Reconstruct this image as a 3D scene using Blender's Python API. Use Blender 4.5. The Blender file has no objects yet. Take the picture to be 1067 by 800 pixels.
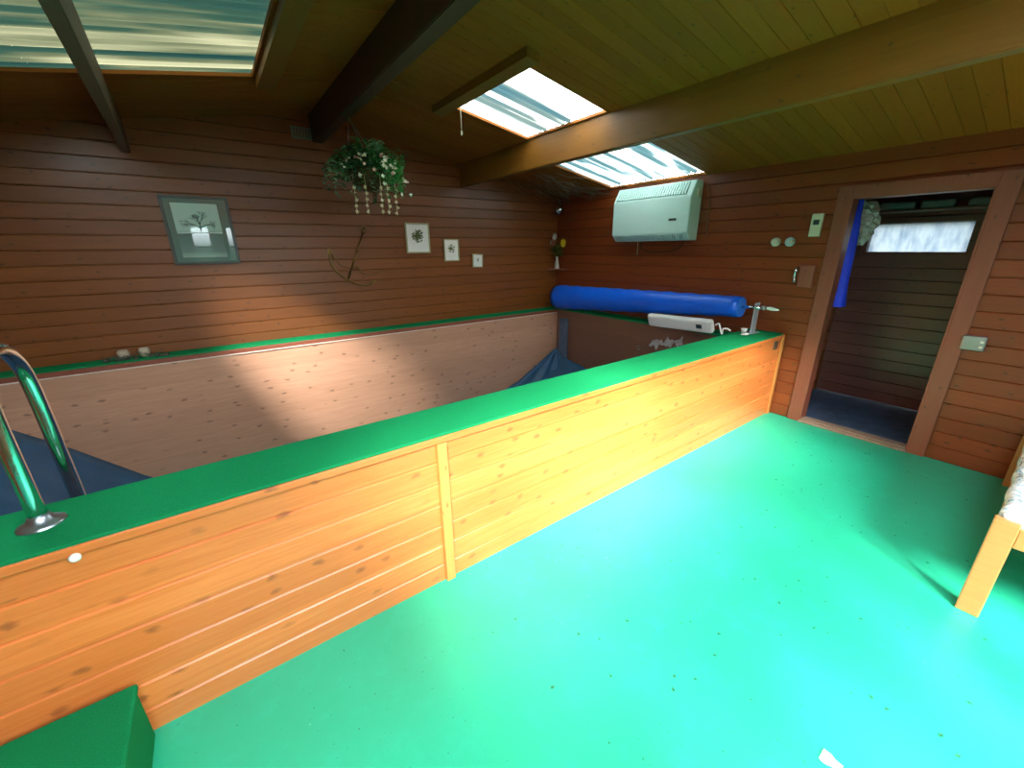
import bpy, bmesh, math, random
from mathutils import Vector, Matrix
random.seed(7)
C = bpy.context.scene
COL = C.collection
PI = math.pi

# ------------------------------------------------------------------ camera
cam_d = bpy.data.cameras.new('camera'); cam = bpy.data.objects.new('camera', cam_d); COL.objects.link(cam)
cam_d.sensor_width = 36.0; cam_d.lens = 417.67 / 1067 * 36.0; cam_d.clip_start = 0.02
right = Vector((0.80837364, -0.58860278, -0.00887863)); down = Vector((-0.19661347, -0.25574662, -0.94653938)); fwd = Vector((0.55486503, 0.76690314, -0.32246606))
m = Matrix((right, -down, -fwd)).transposed().to_4x4(); m.translation = (0, 0, 1.6)
cam.matrix_world = m; C.camera = cam

# ------------------------------------------------------------------ world, light, exposure
SKY = 18.0
w = bpy.data.worlds.new('world'); C.world = w; w.use_nodes = True
bg = w.node_tree.nodes['Background']; bg.inputs[1].default_value = SKY
_tc = w.node_tree.nodes.new('ShaderNodeTexCoord'); _sp = w.node_tree.nodes.new('ShaderNodeSeparateXYZ'); _rp = w.node_tree.nodes.new('ShaderNodeValToRGB')
w.node_tree.links.new(_tc.outputs['Generated'], _sp.inputs[0]); w.node_tree.links.new(_sp.outputs[2], _rp.inputs[0]); w.node_tree.links.new(_rp.outputs[0], bg.inputs[0])
_rp.color_ramp.elements[0].position = 0.0; _rp.color_ramp.elements[0].color = (.06, .075, .05, 1)     # the grass outside
_rp.color_ramp.elements[1].position = 0.03; _rp.color_ramp.elements[1].color = (.86, .96, 1.0, 1)     # overcast sky
C.view_settings.view_transform = 'Standard'; C.view_settings.look = 'None'; C.view_settings.gamma = 1
C.view_settings.use_curve_mapping = False; C.view_settings.exposure = 0.0

def portal(name, loc, rot, sx, sy):
    l = bpy.data.lights.new(name, 'AREA'); l.shape = 'RECTANGLE'; l.size = sx; l.size_y = sy
    l.cycles.is_portal = True
    o = bpy.data.objects.new(name, l); o.location = loc; o.rotation_euler = rot; COL.objects.link(o)

_s = bpy.data.lights.new('hazy_sun', 'SUN'); _s.energy = 33.0; _s.angle = math.radians(20); _s.color = (1.0, .98, .95)
_so = bpy.data.objects.new('hazy_sun', _s); COL.objects.link(_so); _so.rotation_euler = Vector((.74, .84, -1.0)).to_track_quat('-Z', 'Y').to_euler()

# room numbers
XE, YW, YN, XB = 4.3, 4.76, -1.25, -2.08
XR, ZR, SL = 1.11, 2.83, 0.171
CS = math.cos(math.atan(SL))
def roofz(x): return ZR - SL * abs(x - XR)
WINS = [(-.16 + .59*k, .20 + .59*k + (.0 if k else -.04), 0.50, 2.06) for k in range(4)]     # glazed columns in the near wall: x0, x1, z0, z1
portal('daylight_window', (.92, YN - 0.13, 1.28), (PI/2, 0, 0), 2.3, 1.6)

# ------------------------------------------------------------------ materials
MATS = {}
class NT:
    def __init__(s, name):
        s.m = bpy.data.materials.new(name); s.m.use_nodes = True; s.t = s.m.node_tree; s.t.nodes.clear()
        s.out = s.n('ShaderNodeOutputMaterial')
    def n(s, typ, **k):
        x = s.t.nodes.new(typ)
        for a, b in k.items(): setattr(x, a, b)
        return x
    def l(s, a, b): s.t.links.new(a, b)
    def coord(s, scale=(1, 1, 1), which='Object'):
        tc = s.n('ShaderNodeTexCoord'); mp = s.n('ShaderNodeMapping'); mp.inputs['Scale'].default_value = scale
        s.l(tc.outputs[which], mp.inputs[0]); return mp.outputs[0]
    def noise(s, vec, scale=5, detail=3, rough=0.5, dist=0.0):
        x = s.n('ShaderNodeTexNoise'); x.inputs['Scale'].default_value = scale; x.inputs['Detail'].default_value = detail
        x.inputs['Roughness'].default_value = rough; x.inputs['Distortion'].default_value = dist
        s.l(vec, x.inputs['Vector']); return x.outputs['Fac']
    def ramp(s, fac, stops, interp='LINEAR'):
        x = s.n('ShaderNodeValToRGB'); x.color_ramp.interpolation = interp
        e = x.color_ramp.elements
        while len(e) < len(stops): e.new(0.5)
        for el, (p, c) in zip(e, stops):
            el.position = p; el.color = (c, c, c, 1) if isinstance(c, (int, float)) else (*c, 1)
        s.l(fac, x.inputs[0]); return x.outputs[0]
    def math(s, op, a, b=None):
        x = s.n('ShaderNodeMath', operation=op)
        for i, v in enumerate((a, b)):
            if v is None: continue
            if isinstance(v, (int, float)): x.inputs[i].default_value = v
            else: s.l(v, x.inputs[i])
        return x.outputs[0]
    def mix(s, fac, a, b, blend='MIX'):
        x = s.n('ShaderNodeMix', data_type='RGBA', blend_type=blend)
        for i, v in ((0, fac), (6, a), (7, b)):
            if isinstance(v, (int, float)): x.inputs[i].default_value = v
            elif isinstance(v, tuple): x.inputs[i].default_value = (*v, 1)
            else: s.l(v, x.inputs[i])
        return x.outputs[2]
    def bsdf(s, color=(.5, .5, .5), rough=.5, metal=0, spec=.5, coat=0, coatr=.1, bump=None, bumpd=.002, alpha=None, trans=0, sheen=0):
        b = s.n('ShaderNodeBsdfPrincipled')
        if isinstance(color, tuple): b.inputs['Base Color'].default_value = (*color, 1)
        else: s.l(color, b.inputs['Base Color'])
        if isinstance(rough, (int, float)): b.inputs['Roughness'].default_value = rough
        else: s.l(rough, b.inputs['Roughness'])
        b.inputs['Metallic'].default_value = metal; b.inputs['Specular IOR Level'].default_value = spec
        b.inputs['Coat Weight'].default_value = coat; b.inputs['Coat Roughness'].default_value = coatr
        b.inputs['Transmission Weight'].default_value = trans; b.inputs['Sheen Weight'].default_value = sheen
        if alpha is not None:
            if isinstance(alpha, (int, float)): b.inputs['Alpha'].default_value = alpha
            else: s.l(alpha, b.inputs['Alpha'])
        if bump is not None:
            bp = s.n('ShaderNodeBump'); bp.inputs['Strength'].default_value = 1.0; bp.inputs['Distance'].default_value = bumpd
            s.l(bump, bp.inputs['Height']); s.l(bp.outputs[0], b.inputs['Normal'])
        s.l(b.outputs[0], s.out.inputs[0]); return b

def plain(name, color, rough=.5, var=.12, scale=20, **k):
    if name in MATS: return MATS[name]
    t = NT(name); v = t.coord(); f = t.noise(v, scale, 4)
    c = t.mix(f, tuple(x*(1-var) for x in color), tuple(min(1, x*(1+var)) for x in color))
    t.bsdf(c, rough, bump=f, bumpd=.0006, **k); MATS[name] = t.m; return t.m

def wood(name, light, dark, knot, run='x', across='z', pitch=.115, rough=.4, coat=.3, knots=.09, kdens=1.0, spec=.5, var=.35, coatr=.2):
    t = NT(name); tc = t.n('ShaderNodeTexCoord'); sep = t.n('ShaderNodeSeparateXYZ'); t.l(tc.outputs['Object'], sep.inputs[0])
    ax = {'x': 0, 'y': 1, 'z': 2}
    u = sep.outputs[ax[run]]; v = sep.outputs[ax[across]]
    other = sep.outputs[3 - ax[run] - ax[across]]
    bid = t.math('FLOOR', t.math('DIVIDE', v, pitch))
    wn = t.n('ShaderNodeTexWhiteNoise', noise_dimensions='1D'); t.l(bid, wn.inputs['W'])
    off = t.math('MULTIPLY', wn.outputs['Value'], 37.0)
    uo = t.math('ADD', u, off)
    cb = t.n('ShaderNodeCombineXYZ'); t.l(t.math('MULTIPLY', uo, 1.3), cb.inputs[0]); t.l(t.math('MULTIPLY', v, 26.0), cb.inputs[1]); t.l(t.math('MULTIPLY', other, 8.0), cb.inputs[2])
    g = t.noise(cb.outputs[0], 2.2, 5, .6, 1.2)
    cb2 = t.n('ShaderNodeCombineXYZ'); t.l(t.math('MULTIPLY', uo, 5.0*kdens), cb2.inputs[0]); t.l(t.math('MULTIPLY', v, 10.0), cb2.inputs[1])
    nz = t.n('ShaderNodeTexNoise'); nz.inputs['Scale'].default_value = 5.0; nz.inputs['Detail'].default_value = 3; t.l(cb2.outputs[0], nz.inputs['Vector'])
    va_ = t.n('ShaderNodeVectorMath', operation='SCALE'); va_.inputs['Scale'].default_value = .22; t.l(nz.outputs['Color'], va_.inputs[0])
    vb2 = t.n('ShaderNodeVectorMath', operation='ADD'); t.l(cb2.outputs[0], vb2.inputs[0]); t.l(va_.outputs[0], vb2.inputs[1])
    vo = t.n('ShaderNodeTexVoronoi', voronoi_dimensions='2D'); vo.inputs['Scale'].default_value = 1.0; vo.inputs['Randomness'].default_value = 1
    t.l(vb2.outputs[0], vo.inputs['Vector'])
    kn = t.ramp(vo.outputs['Distance'], [(0.0, 1.0), (knots*.5, .7), (knots, 0.0)])
    sc_ = t.n('ShaderNodeSeparateColor'); t.l(vo.outputs['Color'], sc_.inputs[0])
    kn = t.math('MULTIPLY', kn, t.ramp(sc_.outputs[0], [(.5, 0.0), (.62, 1.0)]))
    c = t.mix(g, light, dark)
    c = t.mix(t.math('MULTIPLY', wn.outputs['Value'], var), c, tuple(x*.62 for x in dark))
    c = t.mix(t.math('MULTIPLY', kn, .85), c, knot)
    t.bsdf(c, rough, coat=coat, coatr=coatr, spec=spec, bump=g, bumpd=.0008)
    MATS[name] = t.m; return t.m

M_wall_x = wood('stained_boards_x', (.31, .092, .014), (.17, .048, .008), (.05, .018, .01), 'x', 'z', .115, .42, .15)
M_wall_y = wood('stained_boards_y', (.33, .066, .011), (.18, .036, .007), (.05, .018, .01), 'y', 'z', .115, .42, .15)
M_ceil = wood('ceiling_boards', (.40, .125, .010), (.27, .082, .007), (.09, .05, .01), 'x', 'y', .1, .6, .05, spec=.25)
M_beam = wood('beam_wood', (.30, .125, .014), (.20, .08, .008), (.10, .05, .02), 'y', 'z', .5, .5, .1)
M_pine = wood('orange_pine', (.90, .30, .085), (.62, .125, .015), (.28, .07, .02), 'x', 'z', .115, .32, .35, knots=.16, kdens=1.15, var=.3)
M_panel = wood('pale_pine_panel', (.80, .45, .30), (.50, .24, .13), (.20, .09, .05), 'x', 'z', .24, .3, .4, knots=.13, kdens=.9, var=.2, coatr=.3)
M_pinez = wood('orange_pine_upright', (.80, .34, .09), (.62, .20, .04), (.28, .07, .02), 'z', 'x', .5, .35, .3)
M_case = wood('door_casing_wood', (.34, .10, .052), (.23, .062, .034), (.08, .03, .02), 'z', 'y', .5, .45, .1)
M_bed = wood('bed_pine', (.62, .29, .09), (.46, .19, .05), (.25, .08, .03), 'y', 'z', .5, .4, .2)
M_brown = wood('brown_end_panel', (.27, .12, .07), (.17, .07, .04), (.08, .03, .02), 'y', 'z', .5, .4, .2)

def mk_floor():
    t = NT('green_floor_paint'); v = t.coord(); n1 = t.noise(v, 1.1, 4); n2 = t.noise(v, 9, 5, .65)
    c = t.mix(n1, (.012, .40, .20), (.030, .56, .34))
    c = t.mix(t.ramp(n2, [(.52, 0.0), (.75, .35)]), c, (.03, .62, .42))
    sp = t.noise(v, 60, 2, .5)
    c = t.mix(t.ramp(sp, [(.70, 0.0), (.74, .8)]), c, (.01, .22, .12))
    sp2 = t.noise(v, 26, 3, .7)
    c = t.mix(t.ramp(sp2, [(.72, 0.0), (.76, .8)]), c, (.35, .72, .6))
    t.bsdf(c, .42, bump=n2, bumpd=.002, coat=.15, coatr=.3); return t.m
M_floor = mk_floor()
def mk_carpet():
    t = NT('green_carpet'); v = t.coord(); n1 = t.noise(v, 260, 3, .7); n2 = t.noise(v, 3, 3)
    c = t.mix(n1, (.004, .13, .042), (.014, .32, .115)); c = t.mix(t.math('MULTIPLY', n2, .35), c, (.006, .28, .08))
    t.bsdf(c, .95, bump=n1, bumpd=.004, spec=.05); return t.m
M_carpet = mk_carpet()
def mk_sheet(name, stops, seed, sc=1.0, smooth=.5):
    t = NT(name); tc = t.n('ShaderNodeTexCoord'); mp = t.n('ShaderNodeMapping'); t.l(tc.outputs['Object'], mp.inputs[0])
    mp.inputs['Location'].default_value = seed; mp.inputs['Scale'].default_value = (.35, 4.5, .5)
    f = t.noise(mp.outputs[0], 1.5*sc, 4, smooth, .3)
    mp2 = t.coord((1, 13.16*2, 1)); 
    c = t.ramp(f, stops)
    tr = t.n('ShaderNodeBsdfTranslucent'); t.l(c, tr.inputs[0])
    df = t.n('ShaderNodeBsdfDiffuse'); df.inputs[0].default_value = (.25, .35, .33, 1)
    gl = t.n('ShaderNodeBsdfGlossy'); gl.inputs[0].default_value = (.5, .5, .5, 1); gl.inputs['Roughness'].default_value = .25
    m1 = t.n('ShaderNodeMixShader'); m1.inputs[0].default_value = .12; t.l(tr.outputs[0], m1.inputs[1]); t.l(df.outputs[0], m1.inputs[2])
    m2 = t.n('ShaderNodeMixShader'); m2.inputs[0].default_value = .03; t.l(m1.outputs[0], m2.inputs[1]); t.l(gl.outputs[0], m2.inputs[2])
    t.l(m2.outputs[0], t.out.inputs[0]); return t.m
M_sheetL = mk_sheet('mossy_corrugated_plastic', [(.36, (.0015, .0055, .005)), (.50, (.004, .009, .006)), (.56, (.018, .019, .010)), (.66, (.06, .055, .032))], (3, 1, 0), 1.0)
M_sheet1 = mk_sheet('clear_corrugated_plastic', [(.34, (.010, .024, .028)), (.44, (.03, .038, .034)), (.52, (.28, .27, .24)), (.7, (.62, .60, .56))], (1.3, 3.7, 0), .8)
M_sheet2 = mk_sheet('clouded_corrugated_plastic', [(.38, (.010, .022, .024)), (.50, (.020, .038, .04)), (.59, (.24, .25, .24)), (.72, (.5, .5, .48))], (8.3, 4.2, 0), 1.2)

M_chrome = plain('chrome_tube', (.62, .70, .74), .12, .03, metal=1.0)
M_steel = plain('dull_steel', (.40, .40, .40), .45, .1, metal=1.0)
M_brass = plain('aged_brass', (.26, .15, .05), .3, .2, metal=1.0)
M_white = plain('white_plastic', (.86, .84, .78), .35, .04)
M_cream = plain('cream_plastic', (.62, .62, .45), .4, .05)
M_heater = plain('pale_green_white_enamel', (.60, .84, .76), .35, .03)
M_dark = plain('dark_plastic', (.02, .035, .035), .4, .2)
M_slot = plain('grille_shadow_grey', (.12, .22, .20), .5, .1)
M_brownp = plain('brown_plastic', (.16, .10, .05), .4, .1)
M_brush = plain('brushed_chrome', (.60, .68, .78), .32, .05, metal=1.0)
M_glassy = plain('frosted_perspex', (.55, .60, .66), .2, .05, alpha=.55)
M_blue = plain('blue_bubble_cover', (.004, .13, .80), .35, .2, 60)
M_linerb = plain('blue_pool_liner', (.03, .10, .20), .4, .3, 8)
M_linerg = plain('grey_blue_liner', (.10, .13, .20), .5, .3, 8)
M_black = plain('black_rubber', (.012, .012, .014), .5, .2)
M_film = plain('white_torn_film', (.8, .8, .82), .4, .05, alpha=.6)
M_pewter = plain('grey_green_frame', (.16, .25, .21), .35, .1)
M_gold = plain('pale_gilt_frame', (.45, .42, .22), .35, .1)
M_paper = plain('white_paper', (.92, .92, .84), .6, .02)
M_corrf = plain('blue_grey_floor', (.05, .09, .17), .5, .9, 9)
M_dkboard = wood('dark_corridor_boards', (.22, .085, .065), (.12, .045, .038), (.02, .01, .01), 'y', 'z', .115, .35, .3)

# ------------------------------------------------------------------ mesh helpers
def obj(name, bm, mat, parent=None, smooth=False):
    me = bpy.data.meshes.new(name); bmesh.ops.recalc_face_normals(bm, faces=bm.faces) ; bm.to_mesh(me); bm.free()
    for mm in (mat if isinstance(mat, (list, tuple)) else [mat]): me.materials.append(mm)
    if smooth:
        for p in me.polygons: p.use_smooth = True
    o = bpy.data.objects.new(name, me); COL.objects.link(o)
    if parent: o.parent = parent
    return o
def thing(name, label, cat, loc=(0, 0, 0), group=None, rz=0):
    o = bpy.data.objects.new(name, None); o.empty_display_size = .1; COL.objects.link(o); o.location = loc; o.rotation_euler = (0, 0, rz)
    o['label'] = label; o['category'] = cat
    if group: o['group'] = group
    return o
def tag(o, label, cat, group=None, kind=None):
    o['label'] = label; o['category'] = cat
    if group: o['group'] = group
    if kind: o['kind'] = kind
    return o
def struct(name, bm, mat, parent=None, smooth=False):
    o = obj(name, bm, mat, parent, smooth)
    if not parent: o['kind'] = 'structure'
    return o
def B(): return bmesh.new()
def box(bm, a, b, bev=0.0, mat=0, M=None):
    x0, y0, z0 = a; x1, y1, z1 = b
    t = bmesh.new(); bmesh.ops.create_cube(t, size=1)
    for v in t.verts: v.co = Vector(((x0+x1)/2 + v.co.x*(x1-x0), (y0+y1)/2 + v.co.y*(y1-y0), (z0+z1)/2 + v.co.z*(z1-z0)))
    if bev: bmesh.ops.bevel(t, geom=list(t.edges), offset=bev, segments=2, affect='EDGES', profile=.5)
    join(bm, t, mat, M); return bm
def join(bm, t, mat=0, M=None):
    if M is not None: bmesh.ops.transform(t, matrix=M, verts=t.verts)
    vs = [bm.verts.new(v.co) for v in t.verts]; t.verts.index_update()
    for f in t.faces:
        try:
            nf = bm.faces.new([vs[v.index] for v in f.verts]); nf.material_index = mat or f.material_index; nf.smooth = f.smooth
        except ValueError: pass
    t.free()
def quad(bm, *ps, mat=0):
    f = bm.faces.new([bm.verts.new(p) for p in ps]); f.material_index = mat; return f
def tube(bm, pts, r, seg=10, mat=0, cap=True):
    pts = [Vector(p) for p in pts]; n = len(pts)
    rs = r if isinstance(r, (list, tuple)) else [r]*n
    rings = []; prev = None
    for i, p in enumerate(pts):
        d = (pts[min(i+1, n-1)] - pts[max(i-1, 0)]).normalized()
        if prev is None:
            a = Vector((0, 0, 1)) if abs(d.z) < .9 else Vector((1, 0, 0)); u = d.cross(a).normalized()
        else: u = (prev - d*prev.dot(d)).normalized()
        prev = u; v = d.cross(u)
        rings.append([bm.verts.new(p + rs[i]*(u*math.cos(2*PI*k/seg) + v*math.sin(2*PI*k/seg))) for k in range(seg)])
    for i in range(n-1):
        for k in range(seg):
            f = bm.faces.new((rings[i][k], rings[i][(k+1) % seg], rings[i+1][(k+1) % seg], rings[i+1][k])); f.smooth = True; f.material_index = mat
    if cap:
        for rg in (rings[0], rings[-1]):
            f = bm.faces.new(rg); f.material_index = mat
    return bm
def lathe(bm, prof, c=(0, 0, 0), axis='z', seg=24, mat=0):
    """prof: list of (r, h) along the axis"""
    rings = []
    def pt(r, h, a):
        x, y = r*math.cos(a), r*math.sin(a)
        return Vector(c) + (Vector((x, y, h)) if axis == 'z' else Vector((h, x, y)) if axis == 'x' else Vector((x, h, y)))
    for r, h in prof: rings.append([bm.verts.new(pt(max(r, 1e-4), h, 2*PI*k/seg)) for k in range(seg)])
    for i in range(len(rings)-1):
        for k in range(seg):
            f = bm.faces.new((rings[i][k], rings[i][(k+1) % seg], rings[i+1][(k+1) % seg], rings[i+1][k])); f.smooth = True; f.material_index = mat
    for rg in (rings[0], rings[-1]):
        f = bm.faces.new(rg); f.material_index = mat
    return bm
def bez(ps, n=8):
    """Catmull-Rom through the points"""
    P = [Vector(p) for p in ps]; P = [P[0]*2-P[1]] + P + [P[-1]*2-P[-2]]; out = []
    for i in range(1, len(P)-2):
        for k in range(n):
            t = k/n; a, b, c, d = P[i-1:i+3]
            out.append(.5*((2*b) + (c-a)*t + (2*a-5*b+4*c-d)*t*t + (3*b-a-3*c+d)*t**3))
    out.append(P[-2]); return out

def boards(bm, O, U, V, N, u0, u1, v0, v1, pitch=.115, g=.008, d=.009, holes=(), lim=None, thick=.08, phase=0.0, back=True):
    """Tongue-and-groove lining: boards run along U, stacked along V, faces towards N. holes=(ua,ub,va,vb)."""
    O, U, V, N = map(Vector, (O, U, V, N))
    vs = {v0: 0.0 if True else 0, v1: 0.0}
    k = math.floor((v0-phase)/pitch)
    while k*pitch+phase < v1+pitch:
        b = k*pitch + phase
        for vv, dd in ((b-g, 0.0), (b, -d), (b+g*.35, -d), (b+g*.8, 0.0)):
            if v0 < vv < v1: vs[round(vv, 5)] = dd
        k += 1
    for h in holes:
        for vv in h[2:4]:
            if v0 < vv < v1 and vv not in vs: vs[vv] = 0.0
    if lim:
        for vv in lim(None):
            if v0 < vv < v1: vs.setdefault(vv, 0.0)
    L = sorted(vs)
    def P(u, v, n): return O + U*u + V*v + N*n
    def spans(vm):
        cur = [(u0, u1)]
        for h in holes:
            if h[2] < vm < h[3]:
                nx = []
                for a, b in cur:
                    if h[1] <= a or h[0] >= b: nx.append((a, b)); continue
                    if h[0] > a: nx.append((a, h[0]))
                    if h[1] < b: nx.append((h[1], b))
                cur = nx
        return cur
    def clip(u, v):
        if not lim: return u
        a, b = lim(v); return min(max(u, a), b)
    for va, vb in zip(L, L[1:]):
        for a, b in spans((va+vb)/2):
            q = [(clip(a, va), va, vs[va]), (clip(b, va), va, vs[va]), (clip(b, vb), vb, vs[vb]), (clip(a, vb), vb, vs[vb])]
            if q[1][0]-q[0][0] < 1e-5 and q[2][0]-q[3][0] < 1e-5: continue
            quad(bm, *[P(*p) for p in q])
            if back: quad(bm, *[P(p[0], p[1], -thick) for p in reversed(q)])
    for h in holes:
        a, b, c, e = h
        for p, q in (((a, c), (b, c)), ((b, c), (b, e)), ((b, e), (a, e)), ((a, e), (a, c))):
            quad(bm, P(*p, 0), P(*q, 0), P(*q, -thick), P(*p, -thick))
    return bm

# ------------------------------------------------------------------ the room
# floor of the room in front of the pool
bm = B(); box(bm, (XB, YN, -.12), (XE, 1.56, 0)); struct('floor', bm, M_floor)
# left wall (behind the pool), a gable
def glim(v):
    if v is None: return (roofz(XB), roofz(XE), ZR-.001)
    if v <= min(roofz(XE), roofz(XB)): return (-9, 9)
    dx = (ZR - v)/SL
    return (max(XB, XR-dx), min(XE+.1, XR+dx))
bm = boards(B(), (0, YW, 0), (1, 0, 0), (0, 0, 1), (0, -1, 0), XB, XE+.1, .6, ZR, lim=glim); struct('wall_left', bm, M_wall_x)
# far end wall with the doorway
DY0, DY1, DZ = .47, 1.24, 1.955
bm = boards(B(), (XE, 0, 0), (0, 1, 0), (0, 0, 1), (-1, 0, 0), YN, YW, -.02, roofz(XE)+.01, holes=((DY0, DY1, -.02, DZ),), thick=.1); struct('wall_end', bm, M_wall_y)
# near wall (behind the camera) with the daylight window, and the back wall
bm = boards(B(), (0, YN, 0), (1, 0, 0), (0, 0, 1), (0, 1, 0), XB, XE, 0, ZR, lim=glim, holes=WINS, thick=.1); struct('wall_near', bm, M_wall_x)
bm = boards(B(), (XB, 0, 0), (0, 1, 0), (0, 0, 1), (1, 0, 0), YN, YW, -.0, roofz(XB)+.01); struct('wall_back', bm, M_wall_y)
# ceiling slopes
SK1 = (1.87, 2.665, 2.43, 3.40); SK2 = (2.80, 4.27, 2.50, 3.74); SKL = (-2.0, .50, 2.0, 3.70)
def ux(x): return (x-XR)/CS
hR = [(ux(SK1[0]), ux(SK1[1]), SK1[2], SK1[3]), (ux(SK2[0]), ux(SK2[1]), SK2[2], SK2[3]), (ux(1.25), ux(2.2), -1.0, -.15)]  # last hole: unseen opening added so sun reaches the far floor
bm = boards(B(), (XR, 0, ZR), (CS, 0, -SL*CS), (0, 1, 0), (-SL*CS, 0, -CS), 0, ux(XE+.08), YN-.08, YW+.08, pitch=.1, g=.004, d=.004, holes=hR, thick=.02)
cr = struct('ceiling', bm, M_ceil)
RSK = (-.8, 1.0, -1.1, .15)      # unseen opening added above the camera to let sun onto floor and boards
hL = [(-ux(SKL[1]), -ux(SKL[0]), SKL[2], SKL[3]), (-ux(RSK[1]), -ux(RSK[0]), RSK[2], RSK[3])]
bm = boards(B(), (XR, 0, ZR), (-CS, 0, -SL*CS), (0, 1, 0), (SL*CS, 0, -CS), 0, -ux(XB-.08), YN-.08, YW+.08, pitch=.1, g=.004, d=.004, holes=hL, thick=.02)
struct('ceiling_back_slope', bm, M_ceil)
# corrugated roof lights (waves run down the slope)
def sheet1(name, x0, x1, y0, y1, mat, lift=.036):
    bm = B(); n = int((y1-y0)/.076*8); prev = None
    for i in range(n+1):
        y = y0 + (y1-y0)*i/n; dz = .013*math.sin(2*PI*y/.076)
        a, b = [bm.verts.new((x, y, roofz(x)+lift+dz)) for x in (x0, x1)]
        if prev: f = bm.faces.new((prev[0], prev[1], b, a)); f.smooth = True
        prev = (a, b)
    return struct(name, bm, mat)
sheet1('window_3', SK1[0]-.03, SK1[1]+.03, SK1[2]-.12, SK1[3]+.12, M_sheet1)
sheet1('window_4', SK2[0]-.03, SK2[1]+.02, SK2[2]-.12, SK2[3]+.12, M_sheet2)
X0_, X1_, Y0_, Y1_ = SKL[0]-.03, SKL[1]+.03, SKL[2]-.2, SKL[3]+.2
sheet1('window_5', -.58, X1_, Y0_, Y1_, M_sheetL)
def mk_clear():
    t = NT('clear_glass'); a = t.n('ShaderNodeBsdfTransparent'); a.inputs[0].default_value = (.95, .98, .97, 1); g = t.n('ShaderNodeBsdfGlossy'); g.inputs['Roughness'].default_value = .02
    mx = t.n('ShaderNodeMixShader'); mx.inputs[0].default_value = .06; t.l(a.outputs[0], mx.inputs[1]); t.l(g.outputs[0], mx.inputs[2]); t.l(mx.outputs[0], t.out.inputs[0]); return t.m
M_clear = mk_clear()
bm = B(); quad(bm, *[(x, y, roofz(x)+.03) for x, y in ((RSK[0]-.03, RSK[2]-.03), (RSK[1]+.03, RSK[2]-.03), (RSK[1]+.03, RSK[3]+.03), (RSK[0]-.03, RSK[3]+.03))]); struct('window_11', bm, M_clear)  # pane over the added opening, out of view
bm = B(); quad(bm, *[(x, y, roofz(x)+.03) for x, y in ((1.2, -1.05), (2.25, -1.05), (2.25, -.1), (1.2, -.1))]); struct('window_16', bm, M_clear)  # covers the added right-slope opening that brightens the far floor
sheet1('window_12', -1.0, -.58, 2.2, 2.72, M_clear)  # clear patch added out of view; its sunbeam brightens the far pool panel
sheet1('window_13', X0_, -1.0, Y0_, Y1_, M_sheetL)
sheet1('window_14', -1.0, -.58, Y0_, 2.2, M_sheetL)
sheet1('window_15', -1.0, -.58, 3.42, Y1_, M_sheetL)
sheet1('window_17', -1.0, -.72, 2.72, 3.42, M_clear)  # second clear patch, added to throw sun on the left wall
sheet1('window_18', -.72, -.58, 2.72, 3.42, M_sheetL)
# beams: ridge and two purlins, cut to the roof slope on top
def beam(name, x0, x1, zb, y0=YN, y1=YW, mat=M_beam, skew=0):
    bm = B(); ps = []
    xs = [x0, x1] if not (x0 < XR < x1) else [x0, XR, x1]
    prof = [(x0, zb), (x1, zb)] + [(x, roofz(x)+.002) for x in reversed(xs)]
    va = [bm.verts.new((x+skew, y0, z+(skew*SL if z > zb+.01 else 0))) for x, z in prof]; vb = [bm.verts.new((x, y1, z)) for x, z in prof]
    bm.faces.new(va); bm.faces.new(list(reversed(vb)))
    for i in range(len(prof)):
        j = (i+1) % len(prof); bm.faces.new((va[i], va[j], vb[j], vb[i]))
    bmesh.ops.bevel(bm, geom=[e for e in bm.edges if abs(e.verts[0].co.y-e.verts[1].co.y) > 1 and e.verts[0].co.z < zb+.001], offset=.006, segments=2, affect='EDGES')
    return struct(name, bm, mat)
beam('trim_1', 1.06, 1.16, 2.59, mat=wood('dark_ridge_wood', (.10, .045, .020), (.06, .028, .014), (.03, .015, .01), 'y', 'z', .5, .6, .0))
beam('trim_2', 2.69, 2.77, 2.31)
beam('trim_3', -.378, -.325, 2.345, skew=.25, mat=wood('grey_brown_purlin', (.17, .12, .08), (.12, .08, .05), (.03, .015, .01), 'y', 'z', .5, .6, .0))
# roof-light edge boards
def strip(name, x0, x1, y0, y1, drop, mat=M_beam):
    bm = B()
    ps = [(x0, roofz(x0)-drop), (x1, roofz(x1)-drop), (x1, roofz(x1)+.0), (x0, roofz(x0)+.0)]
    va = [bm.verts.new((x, y0, z)) for x, z in ps]; vb = [bm.verts.new((x, y1, z)) for x, z in ps]
    bm.faces.new(va); bm.faces.new(list(reversed(vb)))
    for i in range(4): bm.faces.new((va[i], va[(i+1) % 4], vb[(i+1) % 4], vb[i]))
    return struct(name, bm, mat)
strip('trim_4', 1.76, 1.85, 2.25, 3.53, .055)
strip('trim_5', .52, .64, 1.9, 3.76, .06)
# door frame and sill
bm = B()
box(bm, (XE-.022, DY1-.012, 0), (XE+.11, DY1+.008, DZ), .002)
box(bm, (XE-.022, DY0-.008, 0), (XE+.11, DY0+.012, DZ), .002)
box(bm, (XE-.022, DY0, DZ-.012), (XE+.11, DY1, DZ+.008), .002)
box(bm, (XE-.024, DY1, 0), (XE-.002, DY1+.10, DZ+.09), .004)
box(bm, (XE-.024, DY0-.10, 0), (XE-.002, DY0, DZ+.09), .004)
box(bm, (XE-.024, DY0, DZ), (XE-.002, DY1, DZ+.09), .004)
df = struct('door_1', bm, M_case)
bm = B(); box(bm, (XE-.04, DY0-.0, 0), (XE+.12, DY1, .022), .006); box(bm, (XE-.01, DY0, .022), (XE+.05, DY1, .034), .004); struct('threshold', bm, plain('worn_sill_wood', (.30, .22, .16), .5, .3), df)
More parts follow.
